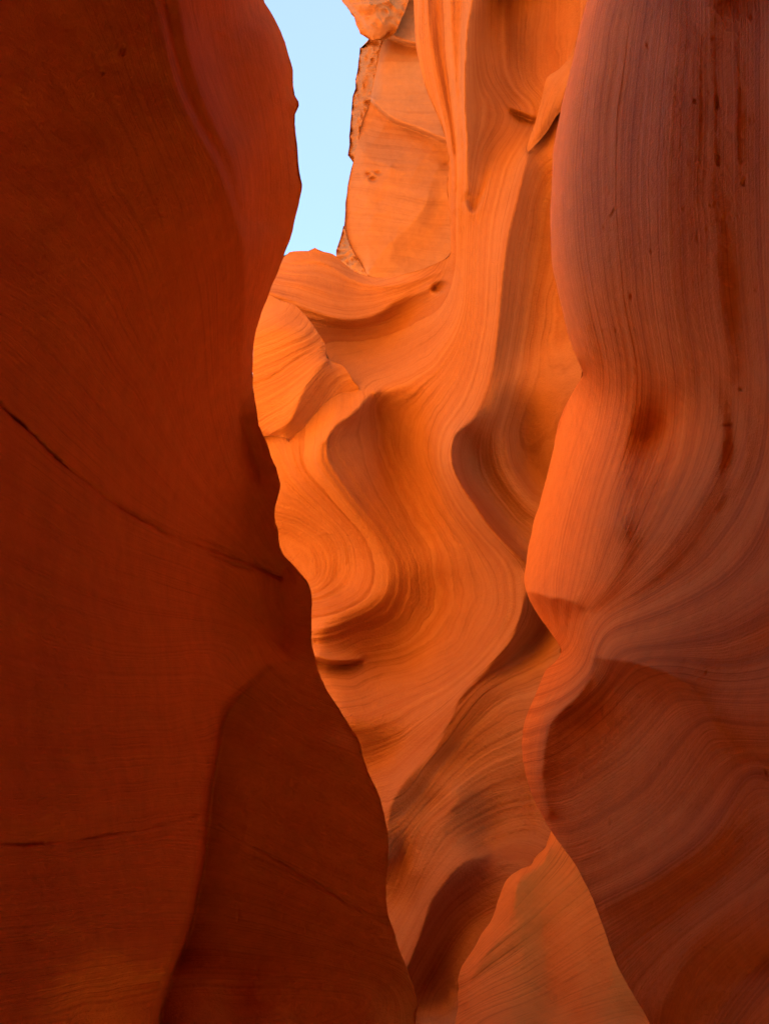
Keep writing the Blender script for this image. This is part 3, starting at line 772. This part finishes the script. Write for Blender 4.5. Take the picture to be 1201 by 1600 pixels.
N_OUT = [(905,-200,8.5),(905,40,8.5),(888,90,8.56),(870,110,8.6),(858,117,8.62),(853,123,8.64),(847,147,8.62),(837,187,8.6),(828,213,8.6),(822,231,8.6),(824,237,8.6),(832,230,8.58),(853,207,8.55),(870,180,8.5),(910,140,8.4),(960,100,8.3),(980,-200,8.3)]
N_CUR = [('h', [(862,122,8.5),(854,150,8.46),(844,190,8.46),(830,222,8.52)]),('s', [(900,60,8.4),(880,120,8.42),(865,170,8.44),(845,210,8.5)]),('s', [(940,-100,8.3),(920,80,8.3)])]
N_STR = [(0,[(905,-200),(890,90),(850,130),(825,230)]),(30,[(940,-200),(920,60),(880,130),(850,200)]),(60,[(980,-200),(950,100)])]
fin = rock('fin', M_mid, N_OUT, N_CUR, N_STR, step=1.5, xr=(815,985), yr=(-200,245), sigma=5, relief=.008, lump=.006, grain=.001,
    periods=((14,1.0),(6,.6)), back=.5, back_len=40, seed=25, parent=mid_wall)

# ------------------------------------------------------------------ slab at the foot
D_OUT = [(861,1292,5.7),(857,1308,5.7),(851,1325,5.68),(842,1335,5.66),(833,1343,5.64),(829,1351,5.62),(815,1360,5.6),(799,1367,5.58),(790,1374,5.56),(784,1384,5.56),(778,1400,5.56),(772,1422,5.55),(766,1436,5.55),(758,1448,5.54),(747,1466,5.52),(735,1482,5.5),(724,1498,5.5),(717,1513,5.5),(714,1535,5.48),(714,1550,5.48),(716,1575,5.45),(709,1600,5.4),(690,1750,5.2),(670,1950,5.0),(1500,1950,4.4),(1500,1350,4.6),(1050,1280,5.2)]
D_CUR = [('c', [(857,1325,5.52),(846,1350,5.46),(815,1368,5.42),(806,1385,5.36),(800,1420,5.34),(790,1450,5.32),(760,1490,5.3),(735,1530,5.3),(728,1600,5.2)]),
 ('h', [(807,1372,5.36),(808,1420,5.32),(815,1480,5.26),(830,1540,5.2),(848,1610,5.1),(870,1900,4.8)]),
 ('s', [(828,1380,5.42),(836,1430,5.38),(850,1500,5.32),(872,1580,5.24)]),
 ('h', [(868,1340,5.5),(885,1400,5.34),(892,1480,5.22),(900,1560,5.1),(905,1620,5.04)]),
 ('h', [(910,1400,5.3),(950,1500,5.1),(962,1540,5.04),(970,1600,5.0)]),
 ('s', [(1000,1600,5.1),(1050,1500,5.1),(1000,1400,5.2)])]
D_STR = [(0,[(860,1300),(800,1372),(720,1510)]),(60,[(900,1350),(820,1430),(725,1500)]),(110,[(930,1400),(830,1480),(720,1545)]),(160,[(960,1480),(850,1550),(715,1600)]),(240,[(1000,1600),(800,1700)])]
def lean(p):
    return (p[0], p[1], 5.75 + 1.6 * (p[2] - 5.2) + (1450 - p[1]) / 300 * .8)
D_OUT = [lean(p) for p in D_OUT]
D_CUR = [(k, [lean(p) for p in c]) for k, c in D_CUR]
slab = rock('rock_slab', M_slab, D_OUT, D_CUR, D_STR, step=1.8, xr=(665,1500), yr=(1275,1950), sigma=6, csig=3, relief=.02, lump=.016, grain=.002, ledges=3,
    periods=((60,1.0),(20,.7),(7,.4)), back=.8, back_len=60, seed=31, rough=1.5, pits=25)
tag(slab, 'pale pointed sandstone slab standing at the foot of the right wall, bottom centre', 'rock')

# ------------------------------------------------------------------ rocks beyond, against the sky
E1_OUT = [(600,48,13.2),(590,90,13.2),(583,130,13.3),(580,157,13.3),(567,187,13.3),(560,217,13.3),(552,253,13.3),(543,290,13.3),(539,320,13.3),(538,353,13.3),(547,383,13.3),(560,407,13.3),(570,426,13.3),(600,470,13.2),(740,470,12.6),(760,300,12.4),(800,-70,12.4),(612,-60,13.1),(622,0,13.1),(612,36,13.15)]
E1_CUR = [('step', [(575,152,13.0,13.3),(600,178,12.85,13.2),(617,190,12.8,13.15),(653,203,12.7,13.05),(693,220,12.55,12.9),(740,240,12.5,12.7)]),
 ('step', [(597,48,12.9,13.16),(620,62,12.76,13.06),(643,69,12.7,13.0),(700,75,12.6,12.8)]),
 ('h', [(605,70,13.0),(596,110,13.0),(588,150,13.0)]),('s', [(640,120,12.85),(640,170,12.85)]),
 ('c', [(700,255,12.95),(684,262,12.8),(674,283,12.76),(664,320,12.76),(634,360,12.86),(602,387,12.95),(575,427,13.1)]),
 ('s', [(690,300,13.0),(670,350,13.05),(630,400,13.15)]),
 ('h', [(560,230,13.1),(575,290,13.0),(580,350,13.0),(575,420,13.1)]),('c', [(610,260,12.9),(607,290,12.95),(590,320,13.02)]),('s', [(640,260,12.86),(630,320,12.88),(600,370,12.95)])]
E1_STR = [(0,[(560,100),(680,110)]),(60,[(560,180),(690,210)]),(140,[(550,300),(690,330)]),(220,[(560,420),(720,440)]),(-80,[(600,-50),(700,-40)])]
cliff = rock('sandstone_cliff', M_far, E1_OUT, E1_CUR, E1_STR, step=1.6, xr=(530,805), yr=(-80,475), sigma=6, relief=.01, lump=.035, grain=.004, facets=(.07,80), back=2.5, back_len=60, smooth_outline=False, rough=.7, seed=41,
    pit_list=[(582,280,6,4,.08,0),(575,272,4,3,.06,0),(590,270,5,3,.05,.5)])
tag(cliff, 'jointed orange sandstone cliff to the right of the sky gap, beyond the middle wall', 'cliff')
E2_OUT = [(562,74,15.0),(561,90,15.0),(559,107,15.0),(555,123,15.0),(556,135,15.0),(551,150,15.0),(549,170,15.0),(547,190,15.0),(545,213,15.0),(546,225,15.0),(543,243,15.0),(551,254,15.0),(600,260,14.6),(690,100,14.2),(700,-140,14.2),(575,-140,14.4),(575,0,14.4),(578,52,14.4),(570,76,14.8)]  # hidden upper part added to stop sun slipping between the rocks
E2_CUR = [('c', [(568,90,14.7),(564,140,14.7),(558,190,14.7),(556,240,14.7)]),('s', [(590,100,14.3),(590,200,14.4)])]
ledge = rock('cliff_edge', M_far, E2_OUT, E2_CUR, [(0,[(540,80),(640,85)]),(120,[(540,250),(640,255)])], step=1.5, xr=(535,705), yr=(-140,265), sigma=4, relief=.03, lump=.06, grain=.01, facets=(.22,14), back=1.5, back_len=40, smooth_outline=False, rough=.8, seed=45)
tag(ledge, 'narrow ragged strip of rock on the sky side of the orange cliff', 'rock')
E3_OUT = [(400,-420,12.8),(440,-230,12.7),(500,-105,12.6),(523,-30,12.6),(534,2,12.6),(543,13,12.6),(548,22,12.6),(553,27,12.6),(555,37,12.6),(560,45,12.6),(562,52,12.6),(575,60,12.6),(588,63,12.6),(600,62,12.6),(618,50,12.5),(640,0,12.4),(660,-420,12.4)]  # part above the view widened to keep sun off the left wall
E3_CUR = [('c', [(545,0,12.3),(562,22,12.25),(580,40,12.25),(596,44,12.3)]),('s', [(580,0,12.1),(600,15,12.15)]),('c', [(565,-60,12.1),(575,0,12.1),(588,30,12.2)])]
cap = rock('overhanging_rock', M_far, E3_OUT, E3_CUR, [(0,[(520,-80),(600,40)]),(40,[(560,-80),(640,20)])], step=1.5, xr=(395,665), yr=(-420,66), sigma=4, relief=.03, lump=.05, grain=.01, facets=(.15,22), back=1.2, back_len=40, smooth_outline=False, rough=.8, seed=47)
tag(cap, 'broken overhanging rock with pale rim at the top edge of the sky gap', 'rock')
E4_OUT = [(536,352,17.5),(531,372,17.5),(525,392,17.5),(526,440,17.5),(600,450,17.3),(600,400,17.2),(560,350,17.3)]
E4_CUR = [('c', [(545,370,17.1),(552,410,17.0),(570,440,17.0)])]
pink = rock('distant_crag', M_far, E4_OUT, E4_CUR, [(0,[(520,350),(600,380)]),(60,[(520,420),(600,450)])], step=1.5, xr=(520,605), yr=(345,455), sigma=4, relief=.03, lump=.06, grain=.015, facets=(.2,10), back=1.2, back_len=30, smooth_outline=False, rough=.7, seed=49)
tag(pink, 'small pink sunlit crag in the lower right corner of the sky gap', 'rock')
